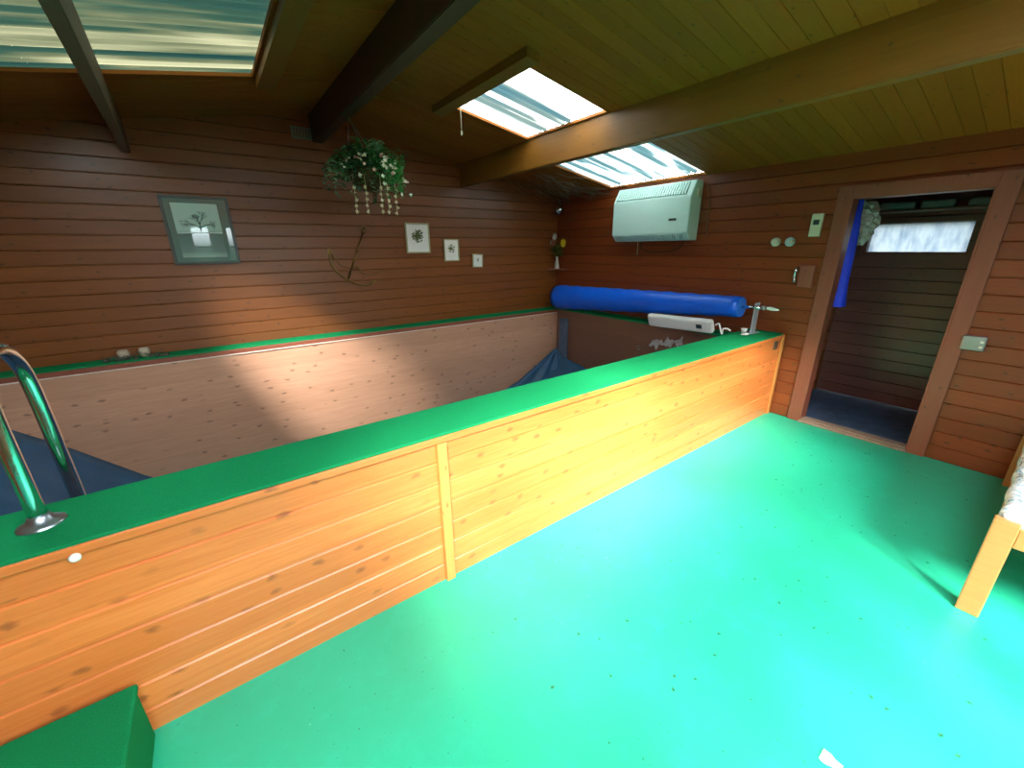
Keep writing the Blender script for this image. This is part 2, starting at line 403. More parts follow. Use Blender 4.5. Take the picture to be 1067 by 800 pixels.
# glazed columns of the near wall: frame, glazing bars
for wi, (x0, x1, z0, z1) in enumerate(WINS):
    bm = B(); yy = YN-.05
    for a, b in (((x0, yy-.03, z0), (x1, yy+.03, z0+.02)), ((x0, yy-.03, z1-.02), (x1, yy+.03, z1)), ((x0, yy-.03, z0), (x0+.02, yy+.03, z1)), ((x1-.02, yy-.03, z0), (x1, yy+.03, z1))): box(bm, a, b, .004)
    for k in range(1, 4):
        zm = z1 - .39*k - .01; box(bm, (x0, yy-.02, zm-.02), (x1, yy+.02, zm+.02), .003)
    wo = struct('window_1' if wi == 0 else 'window_%d' % (5+wi), bm, M_case)
    bm = B(); quad(bm, (x0, yy, z0), (x1, yy, z0), (x1, yy, z1), (x0, yy, z1)); struct('window_pane', bm, M_clear, wo)

# ------------------------------------------------------------------ corridor beyond the doorway
XC = 5.5
WC = (.66, 1.36, 1.525, 1.785)
bm = boards(B(), (XC, 0, 0), (0, 1, 0), (0, 0, 1), (-1, 0, 0), -.2, 2.2, 0, 2.3, holes=(WC,), thick=.08); struct('wall_corridor_end', bm, M_dkboard)
bm = boards(B(), (0, 1.5, 0), (1, 0, 0), (0, 0, 1), (0, -1, 0), XE+.1, XC, 0, 2.3); struct('wall_corridor_left', bm, M_wall_x)
bm = boards(B(), (0, -.1, 0), (1, 0, 0), (0, 0, 1), (0, 1, 0), XE+.1, XC, 0, 2.3); struct('wall_corridor_right', bm, M_wall_x)
bm = B(); box(bm, (XE, -.1, -.12), (XC+.1, 1.6, -.005)); struct('floor_corridor', bm, M_corrf)
bm = B(); box(bm, (XE+.1, -.2, 2.28), (XC+.1, 1.6, 2.34)); struct('ceiling_corridor', bm, M_dkboard)
bm = B(); y0, y1, z0, z1 = WC
for a, b in (((y0-.05, z0-.05), (y1+.05, z0)), ((y0-.05, z1), (y1+.05, z1+.05)), ((y0-.05, z0), (y0, z1)), ((y1, z0), (y1+.05, z1))):
    box(bm, (XC-.03, a[0], a[1]), (XC+.04, b[0], b[1]), .003)
wc = struct('window_2', bm, M_dkboard)
def mk_frost():
    t = NT('frosted_glass'); v = t.coord((1, 6, 2)); f = t.noise(v, 3, 3)
    c = t.ramp(f, [(.3, (.05, .065, .085)), (.6, (.10, .115, .125))])
    tr = t.n('ShaderNodeBsdfTranslucent'); t.l(c, tr.inputs[0]); t.l(tr.outputs[0], t.out.inputs[0]); return t.m
bm = B(); quad(bm, (XC+.03, y0, z0), (XC+.03, y1, z0), (XC+.03, y1, z1), (XC+.03, y0, z1)); struct('window_pane', bm, mk_frost(), wc)

# ------------------------------------------------------------------ the pool surround
YF = 1.515
pool = thing('swimming_pool', 'raised indoor pool enclosed by orange pine boards with a green carpeted rim', 'swimming pool')
bm = boards(B(), (0, YF, 0), (1, 0, 0), (0, 0, 1), (0, -1, 0), XB+.012, XE-.012, 0.0, .785, thick=.03, phase=-.02, g=.007, d=.008); obj('front_panel', bm, M_pine, pool)
bm = B(); box(bm, (.668, YF-.022, .0), (.715, YF-.001, .768), .003); obj('panel_batten', bm, M_pinez, pool)
bm = B(); box(bm, (XE-.065, YF-.018, .0), (XE-.024, YF-.001, .79), .003); obj('end_batten', bm, M_pinez, pool)
bm = B(); box(bm, (XB+.012, YF-.012, .768), (XE-.014, YF+.0, .797), .003); obj('rim_edging', bm, M_pine, pool)
bm = B(); box(bm, (XB+.012, YF+.001, .775), (XE-.014, 1.835, .806), .006); obj('rim_carpet', bm, M_carpet, pool)
bm = B(); box(bm, (XB+.012, 1.75, -1.0), (XE-.014, 1.82, .775)); obj('inner_near_wall', bm, M_linerg, pool)
bm = B(); box(bm, (XB+.012, 4.50, -1.0), (XE-.014, 4.56, .668), 0); obj('inner_far_panel', bm, M_panel, pool)
bm = B(); box(bm, (XB+.012, 4.488, .668), (XE-.014, 4.51, .676), .002); obj('liner_track', bm, plain('pale_track', (.85, .72, .6), .3, .05), pool)
bm = B(); box(bm, (XB+.012, 4.497, .677), (XE-.014, 4.54, .712), .003); obj('ledge_edging', bm, M_case, pool)
bm = B(); box(bm, (XB+.012, 4.541, .66), (XE-.014, 4.750, .722), .004); obj('ledge_carpet', bm, M_carpet, pool)
bm = B(); box(bm, (4.10, 1.84, -1.0), (4.14, 4.49, .72)); obj('inner_end_panel', bm, M_brown, pool)
bm = B(); box(bm, (4.085, 1.84, .72), (XE-.014, 4.49, .745), .005); obj('end_ledge_carpet', bm, M_carpet, pool)
bm = B(); box(bm, (XB+.012, 1.82, -1.0), (XB+.04, 4.5, .72)); obj('inner_back_panel', bm, M_brown, pool)
bm = B(); box(bm, (XB+.012, 1.82, -1.05), (4.1, 4.5, -1.0)); obj('pool_floor', bm, M_linerg, pool)
# blue liner hanging slack in the empty pool
def liner_z(x):
    pts = [(-2.07, .55), (-1.5, .36), (-1.2, .08), (-.8, -.34), (-.2, -.70), (.6, -.86), (1.6, -.84), (2.4, -.66), (3.23, -.31), (3.78, -.15), (4.0, -.0), (4.09, .12)]
    for (a, za), (b, zb) in zip(pts, pts[1:]):
        if a <= x <= b:
            t = (x-a)/(b-a); return za + (zb-za)*t
    return pts[-1][1]
bm = B(); NX, NY = 110, 34; g = []
for i in range(NX+1):
    x = -2.06 + (4.085+2.06)*i/NX; row = []
    for j in range(NY+1):
        t = j/NY; y = 1.825 + (4.4985-1.825)*t
        z = liner_z(x) - .22*math.sin(PI*t)**.7 + .015*math.sin(y*19+x*5)*math.sin(PI*t) + .02*math.sin(x*13+y*3)*math.sin(PI*t)
        row.append(bm.verts.new((x, y, max(z, -.99))))
    g.append(row)
for i in range(NX):
    for j in range(NY):
        f = bm.faces.new((g[i][j], g[i+1][j], g[i+1][j+1], g[i][j+1])); f.smooth = True
ln = thing('pool_liner', 'slack blue plastic liner sagging inside the drained pool', 'pool liner')
lo = obj('sheet', bm, M_linerb, ln)
sd = lo.modifiers.new('thick', 'SOLIDIFY'); sd.thickness = .003; sd.offset = 1
# gathered liner at the far corner
bm = B(); N1 = 14; rows = []
for i in range(N1+1):
    t = i/N1; z = .60 - 1.35*t; w_ = .21
    row = []
    for k in range(13):
        s = k/12
        row.append(bm.verts.new((4.085 - .012*math.cos(s*22)-.02*t*math.sin(s*PI), 4.22+w_*s + .02*t*math.sin(9*t), z + .01*math.sin(s*7))))
    rows.append(row)
for i in range(N1):
    for k in range(12):
        f = bm.faces.new((rows[i][k], rows[i][k+1], rows[i+1][k+1], rows[i+1][k])); f.smooth = True
hs = obj('hanging_strip', bm, M_linerg, ln); sd = hs.modifiers.new('thick', 'SOLIDIFY'); sd.thickness = .004
bm = B(); rows = []
for i in range(15):
    t = i/14; row = []
    for k in range(15):
        s = k/14      # fan from the apex down to the liner
        top = Vector((4.06, 4.43, .16)); a = Vector((3.15, 4.46, -.36)); b = Vector((4.02, 4.05, -.50))
        e = a.lerp(b, s); p = top.lerp(e, t); p += Vector((-.02, -.03, .02))*math.sin(s*19)*t*(1-t)*2.2
        row.append(bm.verts.new(p))
    rows.append(row)
for i in range(14):
    for k in range(14):
        f = bm.faces.new((rows[i][k], rows[i][k+1], rows[i+1][k+1], rows[i+1][k])); f.smooth = True
fo = obj('gathered_fold', bm, M_linerb, ln); sd = fo.modifiers.new('thick', 'SOLIDIFY'); sd.thickness = .004

# carpeted step
st = thing('step', 'low green carpeted step against the pool front boards', 'step', (-.85, 1.25, 0))
bm = B(); box(bm, (-.40, -.55, 0), (.38, .245, .225), .004); obj('step_body', bm, M_carpet, st)
bm = B(); box(bm, (-.41, -.56, .226), (.39, .245, .25), .008); obj('step_carpet', bm, M_carpet, st)

# ------------------------------------------------------------------ pool ladder hoop
rl = thing('pool_handrail', 'curved chrome pool handrail with round flange on the green rim', 'handrail', (-.57, 1.69, .806))
pts = [(0, 0, 0), (0, 0, .30), (0, .01, .42), (0, .06, .49), (0, .15, .515), (0, .24, .50), (0, .305, .44), (0, .33, .34), (0, .335, .1), (0, .335, -.4), (0, .335, -1.0)]
bm = B(); tube(bm, bez(pts, 6), .0215, 20); obj('tube', bm, M_chrome, rl)
bm = B(); lathe(bm, [(.055, 0), (.055, .004), (.045, .010), (.030, .016), (.026, .03), (.0225, .034)], seg=32); obj('flange', bm, M_brush, rl)

# ------------------------------------------------------------------ cover roller at the far end
ro = thing('pool_cover_roll', 'rolled bright blue pool cover lying across the far pool end', 'pool cover', (4.05, 1.82, .806))
bm = B(); n = 40; prof = []
P0 = Vector((0, .02, .235)); P1 = Vector((.0, 2.60, .105))
tube(bm, [P0.lerp(P1, i/n) for i in range(n+1)], [.098 + .072*(i/n) + .004*math.sin(i*1.7) for i in range(n+1)], 28); obj('cover', bm, M_blue, ro)
bm = B(); lathe(bm, [(.085, 0), (.095, .004), (.06, .006), (.02, .006)], tuple(P0+Vector((0, -.006, 0))), 'y'); obj('end_cap', bm, plain('pale_blue_end', (.02, .22, .9), .3, .1), ro)
bm = B(); tube(bm, [(0, .02, .236), (0, -.17, .246)], .014, 14); obj('axle', bm, M_chrome, ro)
br = thing('roller_stand', 'clear plastic upright stand carrying the blue cover roll axle', 'stand', (4.08, 1.715, .806))
bm = B(); box(bm, (-.045, -.008, .004), (.045, .004, .285), .003); obj('upright', bm, M_glassy, br)
bm = B(); box(bm, (-.075, -.035, 0), (.075, .075, .006), .002); obj('foot_plate', bm, M_glassy, br)
bm = B(); tube(bm, [(-.03, -.055, .246), (-.03, -.09, .247)], .02, 16); obj('bearing', bm, M_steel, br)
bm = B(); tube(bm, [(-.03, -.10, .247), (-.03, -.13, .247), (-.03, -.16, .244), (-.03, -.20, .242)], [.012, .017, .014, .006], 16); obj('knob', bm, M_white, br)

# white power unit in front of the roll
pw = thing('white_casing', 'long white plastic casing lying on the end ledge below the blue roll', 'casing', (3.93, 2.37, .746))
Mx = Matrix.Rotation(math.radians(-2), 4, 'X') @ Matrix.Rotation(math.radians(-24), 4, 'Y')
bm = B(); box(bm, (-.035, -.37, .0), (.035, .37, .145), .026, M=Matrix.Translation((0, 0, .02)) @ Mx); obj('casing_body', bm, M_white, pw)
bm = B(); box(bm, (-.039, -.27, .055), (-.034, -.21, .10), .002, M=Matrix.Translation((0, 0, .02)) @ Mx); obj('rocker_switch', bm, M_dark, pw)
bm = B(); tube(bm, bez([(0, -.37, .11), (.0, -.40, .13), (-.03, -.435, .10), (-.02, -.455, .04), (.02, -.44, .08), (.04, -.47, .085), (.05, -.50, .068)], 6), .008, 8); obj('cable', bm, M_white, pw)

cup = thing('white_cup', 'small white plastic cup standing on the green rim beside the roll', 'cup', (4.02, 1.765, .806))
bm = B(); lathe(bm, [(.020, 0), (.026, .035), (.028, .042), (.024, .042), (.022, .036), (.017, .004)], seg=20); obj('body', bm, M_white, cup)
del cup
bm = B(); bmesh.ops.create_grid(bm, x_segments=6, y_segments=4, size=.5)
for v in bm.verts: v.co = Vector((3.92+v.co.x*.07, 1.705+v.co.y*.05, .812+.012*random.random()))
o = obj('paper_scrap', bm, M_paper); sd = o.modifiers.new('t', 'SOLIDIFY'); sd.thickness = .001; tag(o, 'crumpled white paper scrap on the green rim near the cup', 'paper')
# eye ring and torn film on the brown end panel
bm = B(); tube(bm, [(4.085, 2.98+.022*math.cos(a*PI/8), .42+.022*math.sin(a*PI/8)) for a in range(17)], .005, 8, cap=False); box(bm, (4.08, 2.972, .390), (4.099, 2.988, .402), .002)
o = obj('eye_ring', bm, M_steel); tag(o, 'small metal ring fixed to the brown end panel of the pool', 'ring')
bm = B(); bmesh.ops.create_grid(bm, x_segments=22, y_segments=12, size=.5)
for v in bm.verts:
    a, b = v.co.x, v.co.y
    edge = .5 + .25*math.sin(a*17) + .2*math.sin(a*41)
    v.co = Vector((4.088-.02*random.random(), 2.62-a*.42, .545 + a*.10 + b*.14*edge + .015*math.sin(a*30)))
o = obj('torn_film', bm, M_film, smooth=True); tag(o, 'torn strip of crinkled whitish plastic film clinging to the pool end panel', 'plastic film')

# ------------------------------------------------------------------ wall heater
ht = thing('wall_heater', 'pale green-white wall heater with slatted grilles mounted high on the end wall', 'heater', (XE-.008, 3.03, 1.655))
W2, Hh, Dp = .50, .58, .20
bm = B()
prof = [(0, 0), (-.13, .0), (-Dp, .075), (-Dp, .43), (-.12, Hh), (0, Hh)]   # (x, z): sloped lower and upper faces
va = [bm.verts.new((x, -W2, z)) for x, z in prof]; vb = [bm.verts.new((x, W2, z)) for x, z in prof]
bm.faces.new(va); bm.faces.new(list(reversed(vb)))
for i in range(6): bm.faces.new((va[i], va[(i+1) % 6], vb[(i+1) % 6], vb[i]))
bmesh.ops.bevel(bm, geom=list(bm.edges), offset=.006, segments=2, affect='EDGES'); obj('casing', bm, M_heater, ht)
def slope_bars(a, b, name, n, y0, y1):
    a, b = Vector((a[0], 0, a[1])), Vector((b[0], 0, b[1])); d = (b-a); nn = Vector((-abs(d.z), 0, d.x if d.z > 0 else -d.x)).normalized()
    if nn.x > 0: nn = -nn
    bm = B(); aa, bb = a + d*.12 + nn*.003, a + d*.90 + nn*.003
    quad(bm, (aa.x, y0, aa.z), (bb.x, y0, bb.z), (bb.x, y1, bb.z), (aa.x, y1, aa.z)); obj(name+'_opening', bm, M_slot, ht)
    bm = B()
    for k in range(n):
        y = y0 + (y1-y0)*(k+.5)/n; w_ = (y1-y0)/n*.28; o2 = nn*.012
        ps = [aa, bb, bb+o2, aa+o2]
        l = [bm.verts.new((p.x, y-w_, p.z)) for p in ps]; r = [bm.verts.new((p.x, y+w_, p.z)) for p in ps]
        bm.faces.new(l); bm.faces.new(list(reversed(r)))
        for i in range(4): bm.faces.new((l[i], l[(i+1) % 4], r[(i+1) % 4], r[i]))
    obj(name, bm, M_heater, ht)
slope_bars((-Dp, .43), (-.12, Hh), 'upper_grille', 30, -.44, .47)
slope_bars((-.13, .0), (-Dp, .075), 'lower_grille', 34, -.44, .47)
bm = B(); box(bm, (-Dp-.004, -.36, .20), (-Dp-.0005, -.27, .222), .001); obj('badge', bm, M_dark, ht)
bm = B(); box(bm, (-.10, -W2-.02, .42), (-.05, -W2, .50), .004); obj('side_fitting', bm, M_cream, ht)
o = B(); tube(o, bez([(4.29, 3.24, 1.654), (4.285, 3.2, 1.56), (4.285, 3.0, 1.53), (4.285, 2.75, 1.56), (4.288, 2.66, 1.66)], 6), .005, 8)
tag(obj('power_cable', o, M_black), 'thin dark cable drooping on the wall below the heater', 'cable')
o = B(); tube(o, [(4.286, 3.28, 1.66), (4.286, 3.28, 1.56), (4.286, 3.275, 1.50)], .0035, 8)
tag(obj('pull_cord', o, M_cream), 'short pale cord hanging straight below the heater', 'cord')
o = B(); tube(o, bez([(4.285, 2.49, 2.20), (4.285, 2.44, 2.1), (4.285, 2.43, 1.9), (4.285, 2.42, 1.70)], 6), .005, 8)
tag(obj('wall_cable', o, M_brownp), 'brown cable running down the wall right of the heater', 'cable')

# thermostat, round switches, box, sockets
th = thing('thermostat', 'cream upright thermostat with dark display left of the doorway', 'thermostat', (XE-.001, 1.448, 1.665))
bm = B(); box(bm, (-.03, -.042, 0), (-.003, .042, .185), .006); obj('body', bm, M_cream, th)
bm = B(); box(bm, (-.033, -.022, .095), (-.029, .022, .135), .001); obj('display', bm, M_dark, th)
for i, (y, lab) in enumerate(((1.743, 'left one of two round cream wall switches beside the thermostat'), (1.625, 'right one of two round wall switches, nearer the thermostat'))):
    t = thing('round_switch', lab, 'switch', (XE-.001, y, 1.625), 'round switches on the end wall')
    bm = B(); lathe(bm, [(.040, -.003), (.040, -.02), (.036, -.028), (.020, -.032)], axis='x', seg=28); obj('cover_plate', bm, M_cream if i == 0 else plain('pale_blue_plastic', (.45, .62, .62), .35, .05), t)
    bm = B(); lathe(bm, [(.014, -.030), (.014, -.05), (.010, -.056)], (0, -.028, 0), axis='x', seg=18); obj('dimmer_knob', bm, M_cream, t)
kb = thing('key_box', 'dark brown wooden wall box with metal catch left of the door frame', 'box', (XE-.001, 1.43, 1.24))
bm = B(); box(bm, (-.05, -.05, 0), (-.004, .06, .19), .004); obj('body', bm, M_case, kb)
bm = B(); box(bm, (-.056, -.046, .004), (-.051, .054, .185), .002); obj('lid', bm, M_case, kb)
bm = B(); tube(bm, bez([(-.05, .075, .17), (-.07, .08, .14), (-.06, .085, .09), (-.06, .08, .04)], 5), [.010]*15+[.006], 10); obj('catch', bm, M_chrome, kb)
sb = thing('metal_socket_box', 'metal clad double socket box on the boards right of the doorway', 'socket', (XE-.001, .322, .88))
bm = B(); box(bm, (-.05, -.055, 0), (-.004, .065, .10), .008); obj('body', bm, M_steel, sb)
for z in (.03, .065):
    bm = B(); box(bm, (-.056, -.045, z-.009), (-.049, -.025, z+.009), .003); obj('rocker', bm, M_white, sb)
o = B(); lathe(o, [(.010, -.003), (.012, -.014), (.006, -.020)], (XE, 1.385, .535), 'x', 14)
tag(obj('wall_hook', o, M_brass), 'tiny brass knob low on the boards between pool end and door frame', 'hook')
o = B(); lathe(o, [(.006, .0), (.013, -.006), (.014, -.014), (.008, -.02)], (-.476, YF-.004, .765), 'y', 18)
tag(obj('button_knob', o, M_white), 'small white knob on the pine boards just under the rim', 'knob')
o = B(); box(o, (4.09, YF-.010, .675), (4.165, YF-.0005, .755), .003); 
vb_ = thing('vent_plate', 'small square brown louvred plate at far end of pool front', 'vent', (0, 0, 0)); obj('plate', o, M_brownp, vb_)
o = B()
for k in range(5): box(o, (4.097, YF-.014, .684+k*.014), (4.158, YF-.009, .690+k*.014), .001)
obj('louvre', o, M_dark, vb_)

# ------------------------------------------------------------------ pictures on the left wall
yw = YW-.002
def mk_glass_pic():
    t = NT('tree_print'); tc = t.n('ShaderNodeTexCoord'); sep = t.n('ShaderNodeSeparateXYZ'); t.l(tc.outputs['Object'], sep.inputs[0])
    z = sep.outputs[2]; v = t.coord((6, 1, 14)); n = t.noise(v, 1.5, 4)
    zz = t.math('ADD', z, t.math('MULTIPLY', n, .03))
    c = t.ramp(t.math('DIVIDE', zz, .45), [(.0, (.30, .52, .44)), (.10, (.16, .34, .29)), (.14, (.10, .25, .22)), (.42, (.06, .19, .17)), (.47, (.05, .16, .14)), (.50, (.30, .55, .48)), (.56, (.36, .66, .56)), (1.0, (.40, .72, .62))])
    t.bsdf(c, .5, coat=1.0, coatr=.01); return t.m
pc = thing('framed_picture', 'large framed landscape print of a bare tree in grey-green frame', 'picture', (.012, yw, 1.765))
PW, PH = .245, .285
bm = B()
for a, b in (((-PW, -.028, -PH), (PW, 0, -PH+.022)), ((-PW, -.028, PH-.022), (PW, 0, PH)), ((-PW, -.028, -PH+.022), (-PW+.022, 0, PH-.022)), ((PW-.022, -.028, -PH+.022), (PW, 0, PH-.022))): box(bm, a, b, .003)
obj('frame', bm, plain('dark_frame', (.05, .07, .06), .35, .2), pc)
bm = B(); box(bm, (-PW+.02, -.014, -PH+.02), (PW-.02, -.008, PH-.02)); obj('mount', bm, plain('grey_green_mount', (.05, .16, .13), .5, .05, coat=1.0, coatr=.01), pc)
bm = B(); box(bm, (-.175, -.017, 0), (.155, -.0145, .45)); pr_ = obj('print', bm, mk_glass_pic(), pc); pr_.location = (0, 0, -.225)
# bare tree drawn on the print
bm = B(); random.seed(3)
def twig(p, ang, ln_, w_, dep):
    q = (p[0]+math.cos(ang)*ln_, p[1]+math.sin(ang)*ln_); nx, nz = -math.sin(ang)*w_, math.cos(ang)*w_
    y = -.0180
    quad(bm, (p[0]-nx, y, p[1]-nz), (p[0]+nx, y, p[1]+nz), (q[0]+nx*.7, y, q[1]+nz*.7), (q[0]-nx*.7, y, q[1]-nz*.7))
    if dep:
        for k in range(3): twig(q, ang+random.uniform(-.75, .75), ln_*random.uniform(.6, .85), w_*.6, dep-1)
twig((.0, .0), PI/2, .05, .006, 5); twig((.0, .02), PI/2+.9, .045, .004, 4); twig((.0, .02), PI/2-.9, .045, .004, 4)
t_ = obj('tree_drawing', bm, plain('tree_ink', (.04, .12, .10), .6, .1), pc)
bm = B(); quad(bm, (-.175, -.0178, -.02), (.155, -.0178, -.02), (.155, -.0178, -.012), (-.10, -.0178, -.014)); obj('river_band', bm, plain('pale_water', (.6, .85, .8), .4, .02), pc)

def sprig_pic(x0, x1, z0, z1, lab, tilt=0, n=40, s=1.0):
    cx, cz = (x0+x1)/2, (z0+z1)/2; hw, hh = (x1-x0)/2, (z1-z0)/2
    t = thing('botanical_print', lab, 'picture', (cx, yw, cz), 'botanical prints'); t.rotation_euler = (0, tilt, 0)
    fw = .016*(hw/.15)**.5
    bm = B()
    for a, b in (((-hw, -.022, -hh), (hw, 0, -hh+fw)), ((-hw, -.022, hh-fw), (hw, 0, hh)), ((-hw, -.022, -hh+fw), (-hw+fw, 0, hh-fw)), ((hw-fw, -.022, -hh+fw), (hw, 0, hh-fw))): box(bm, a, b, .002)
    obj('frame', bm, M_gold, t)
    bm = B(); box(bm, (-hw+fw*.8, -.012, -hh+fw*.8), (hw-fw*.8, -.006, hh-fw*.8)); obj('paper', bm, M_paper, t)
    bm = B(); R_ = hw*.48*s
    for k in range(n):
        a = random.uniform(0, 2*PI); r = R_*random.uniform(.1, 1); px, pz = r*math.cos(a), hh*.15 + r*math.sin(a)
        b = a + random.uniform(-.6, .6); l = R_*.34; w_ = R_*.10
        c_, s_ = math.cos(b), math.sin(b); y = -.0135 - .0002*(k % 5)
        quad(bm, (px-c_*l*.5, y, pz-s_*l*.5), (px-s_*w_, y, pz+c_*w_), (px+c_*l*.5, y, pz+s_*l*.5), (px+s_*w_, y, pz-c_*w_))
    obj('flower_drawing', bm, plain('olive_ink', (.10, .13, .025), .6, .5, 80), t)
sprig_pic(1.925, 2.225, 1.545, 1.882, 'largest and leftmost of the three framed botanical prints', 0, 150)
sprig_pic(2.408, 2.620, 1.441, 1.706, 'middle-sized framed botanical print between the other two', 0, 80)
sprig_pic(2.815, 2.972, 1.352, 1.523, 'smallest framed botanical print, nearest the room corner', .05, 40, .7)

# brass anchor ornament
an = thing('anchor_ornament', 'brass anchor wall ornament with rope hanging between picture and prints', 'ornament', (1.30, yw-.012, 1.50))
def an_p(u, v):   # pixel-free local coordinates: x right, z up
    return Vector((u, 0, v))
top = an_p(.150, .285); bot = an_p(-.080, -.215)
bm = B(); tube(bm, [top, top.lerp(bot, .5), bot], [.008, .011, .012], 10); obj('shank', bm, M_brass, an)
bm = B(); tube(bm, bez([an_p(-.235, .085), an_p(-.232, -.03), an_p(-.19, -.13), an_p(-.08, -.225), an_p(.03, -.275), an_p(.14, -.285), an_p(.19, -.26)], 6), [.006]+[.012]*35+[.007], 10)
for c_, a_ in ((an_p(-.235, .06), 1.7), (an_p(.18, -.26), .3)):
    d = Vector((math.cos(a_), 0, math.sin(a_))); s_ = Vector((-d.z, 0, d.x)); y = Vector((0, -.006, 0))
    pts = [c_+d*.06, c_+s_*.028-d*.01, c_-d*.0, c_-s_*.028-d*.01]
    f1 = [bm.verts.new(p+y) for p in pts]; f2 = [bm.verts.new(p-y) for p in pts]
    bm.faces.new(f1); bm.faces.new(list(reversed(f2)))
    for i in range(4): bm.faces.new((f1[i], f1[(i+1) % 4], f2[(i+1) % 4], f2[i]))
obj('arms', bm, M_brass, an)
bm = B(); tube(bm, [top + Vector((.022*math.sin(a*PI/9), 0, .03+.026*-math.cos(a*PI/9))) for a in range(19)], .006, 8, cap=False); obj('ring', bm, M_brass, an)
bm = B(); lathe(bm, [(.004, -.012), (.022, -.010), (.024, 0), (.012, .010)], tuple(top+Vector((0, -.008, 0))), 'y', 18); obj('boss', bm, M_brass, an); bm = B(); lathe(bm, [(.003, -.012), (.017, -.01), (.017, .02)], tuple(top.lerp(bot, .42)+Vector((0, -.006, 0))), 'y', 14); obj('collar', bm, M_brass, an)
bm = B(); tube(bm, bez([an_p(-.21, .05), an_p(-.14, -.06), an_p(-.06, -.095), an_p(.03, -.085), an_p(.09, -.16), an_p(.20, -.175), an_p(.30, -.14)], 7), .006, 8); obj('rope', bm, M_brass, an)

# vent and corner items
vt = thing('wall_vent', 'small grey vent plate high on the left wall beside the ridge beam', 'vent', (.985, yw, 2.655))
bm = B(); box(bm, (-.10, -.012, -.05), (.10, -.0, .05), .003); obj('plate', bm, M_pewter, vt)
bm = B()
for k in range(7): box(bm, (-.085+k*.026, -.018, -.038), (-.070+k*.026, -.011, .038), .002)
obj('slat', bm, M_brownp, vt)

# corner shelf, vase with flowers, glass ball lamp
o = B(); vs = [(XE-.012, YW-.012), (XE-.20, YW-.012), (XE-.012, YW-.28)]
a = [o.verts.new((x, y, 1.275)) for x, y in vs]; b = [o.verts.new((x, y, 1.293)) for x, y in vs]
o.faces.new(a); o.faces.new(list(reversed(b)))
for i in range(3): o.faces.new((a[i], a[(i+1) % 3], b[(i+1) % 3], b[i]))
tag(obj('corner_shelf', o, M_case), 'small triangular dark wood shelf in the far room corner', 'shelf')
va_ = thing('flower_vase', 'slim pale vase of white, pink and yellow flowers on corner shelf', 'vase', (4.215, 4.655, 1.294))
bm = B(); lathe(bm, [(.036, 0), (.038, .01), (.030, .06), (.020, .11), (.018, .15), (.024, .17), (.020, .17), (.014, .14)], seg=22); obj('vase', bm, plain('pale_ceramic', (.62, .60, .50), .3, .05), va_)
FL = [((-.04, -.02, .43), (.75, .75, .70), .038, 'white_flower'), ((-.02, .09, .36), (.85, .82, .78), .036, 'white_flower'), ((.0, -.12, .345), (.95, .72, .03), .046, 'yellow_flower'), ((-.01, .03, .39), (.50, .16, .12), .036, 'pink_flower'), ((-.03, .00, .34), (.45, .14, .10), .030, 'pink_flower')]
bm = B(); rnd = random.Random(5)
FL = [((p[0]*1.3, p[1]*1.35, p[2]*1.04), c_, r*1.5, nm) for p, c_, r, nm in FL]
for p, c_, r, nm in FL: tube(bm, bez([(0, 0, .12), (p[0]*.4, p[1]*.4, .22), p], 5), .003, 6)
obj('stem', bm, plain('stem_green', (.07, .16, .03), .5, .2), va_)
bm = B()
def leaf(bm, p, d, up, l, w_):
    d = d.normalized(); s_ = d.cross(up).normalized()*w_; p = Vector(p); n_ = s_.cross(d).normalized()*l*.10
    q = [p, p+d*l*.35+s_+n_, p+d*l, p+d*l*.35-s_+n_]; m_ = p+d*l*.5
    vv = [bm.verts.new(x) for x in q]+[bm.verts.new(m_)]
    for i in range(4): bm.faces.new((vv[i], vv[(i+1) % 4], vv[4]))
for k in range(60):
    a = rnd.uniform(0, 2*PI); h = rnd.uniform(.17, .33); r = rnd.uniform(0, .05)
    leaf(bm, (r*math.cos(a), r*math.sin(a), h), Vector((math.cos(a), math.sin(a), rnd.uniform(-.2, .9))), Vector((0, 0, 1)), rnd.uniform(.06, .12), .016)
obj('leaves', bm, plain('bouquet_leaf', (.12, .17, .03), .5, .3, 30), va_)
for p, c_, r, nm in FL:
    bm = B()
    for ring, (n_, rr, el) in enumerate(((9, 1.0, .15), (8, .8, .6), (6, .5, 1.1))):
        for k in range(n_):
            a = 2*PI*k/n_ + ring*.4; d = Vector((-math.cos(el)*0.3-.2+.0, math.cos(a)*math.cos(el*.6), math.sin(a)*math.cos(el*.6)))
            leaf(bm, Vector(p)+Vector((-.004*ring, 0, 0)), d, Vector((-1, 0, 0)), r*rr*1.15, r*.38)
    obj(nm, bm, plain(nm+'_petal', c_, .5, .1), va_)
bl = thing('ball_lamp', 'shiny glass ball lamp hanging in the far corner above the flowers', 'lamp', (4.20, 4.62, 2.10))
bm = B(); bmesh.ops.create_uvsphere(bm, u_segments=24, v_segments=16, radius=.068); obj('glass_ball', bm, M_chrome, bl, True)
bm = B(); lathe(bm, [(.022, .06), (.026, .066), (.022, .13), (.008, .14)], seg=16); tube(bm, [(0, 0, .13), (0, 0, roofz(4.2)-2.10)], .004, 6); obj('lamp_holder', bm, M_brownp, bl)

# cord hanging from roof light, hook
o = B(); tube(o, [(1.90, 3.30, roofz(1.9)+.0), (1.90, 3.30, roofz(1.9)-.19)], .003, 6); lathe(o, [(.004, 0), (.009, .01), (.006, .035)], (1.90, 3.30, roofz(1.9)-.22), 'z', 10)
tag(obj('pull_cord', o, M_cream), 'thin pull cord hanging from the edge of the square roof light', 'cord')
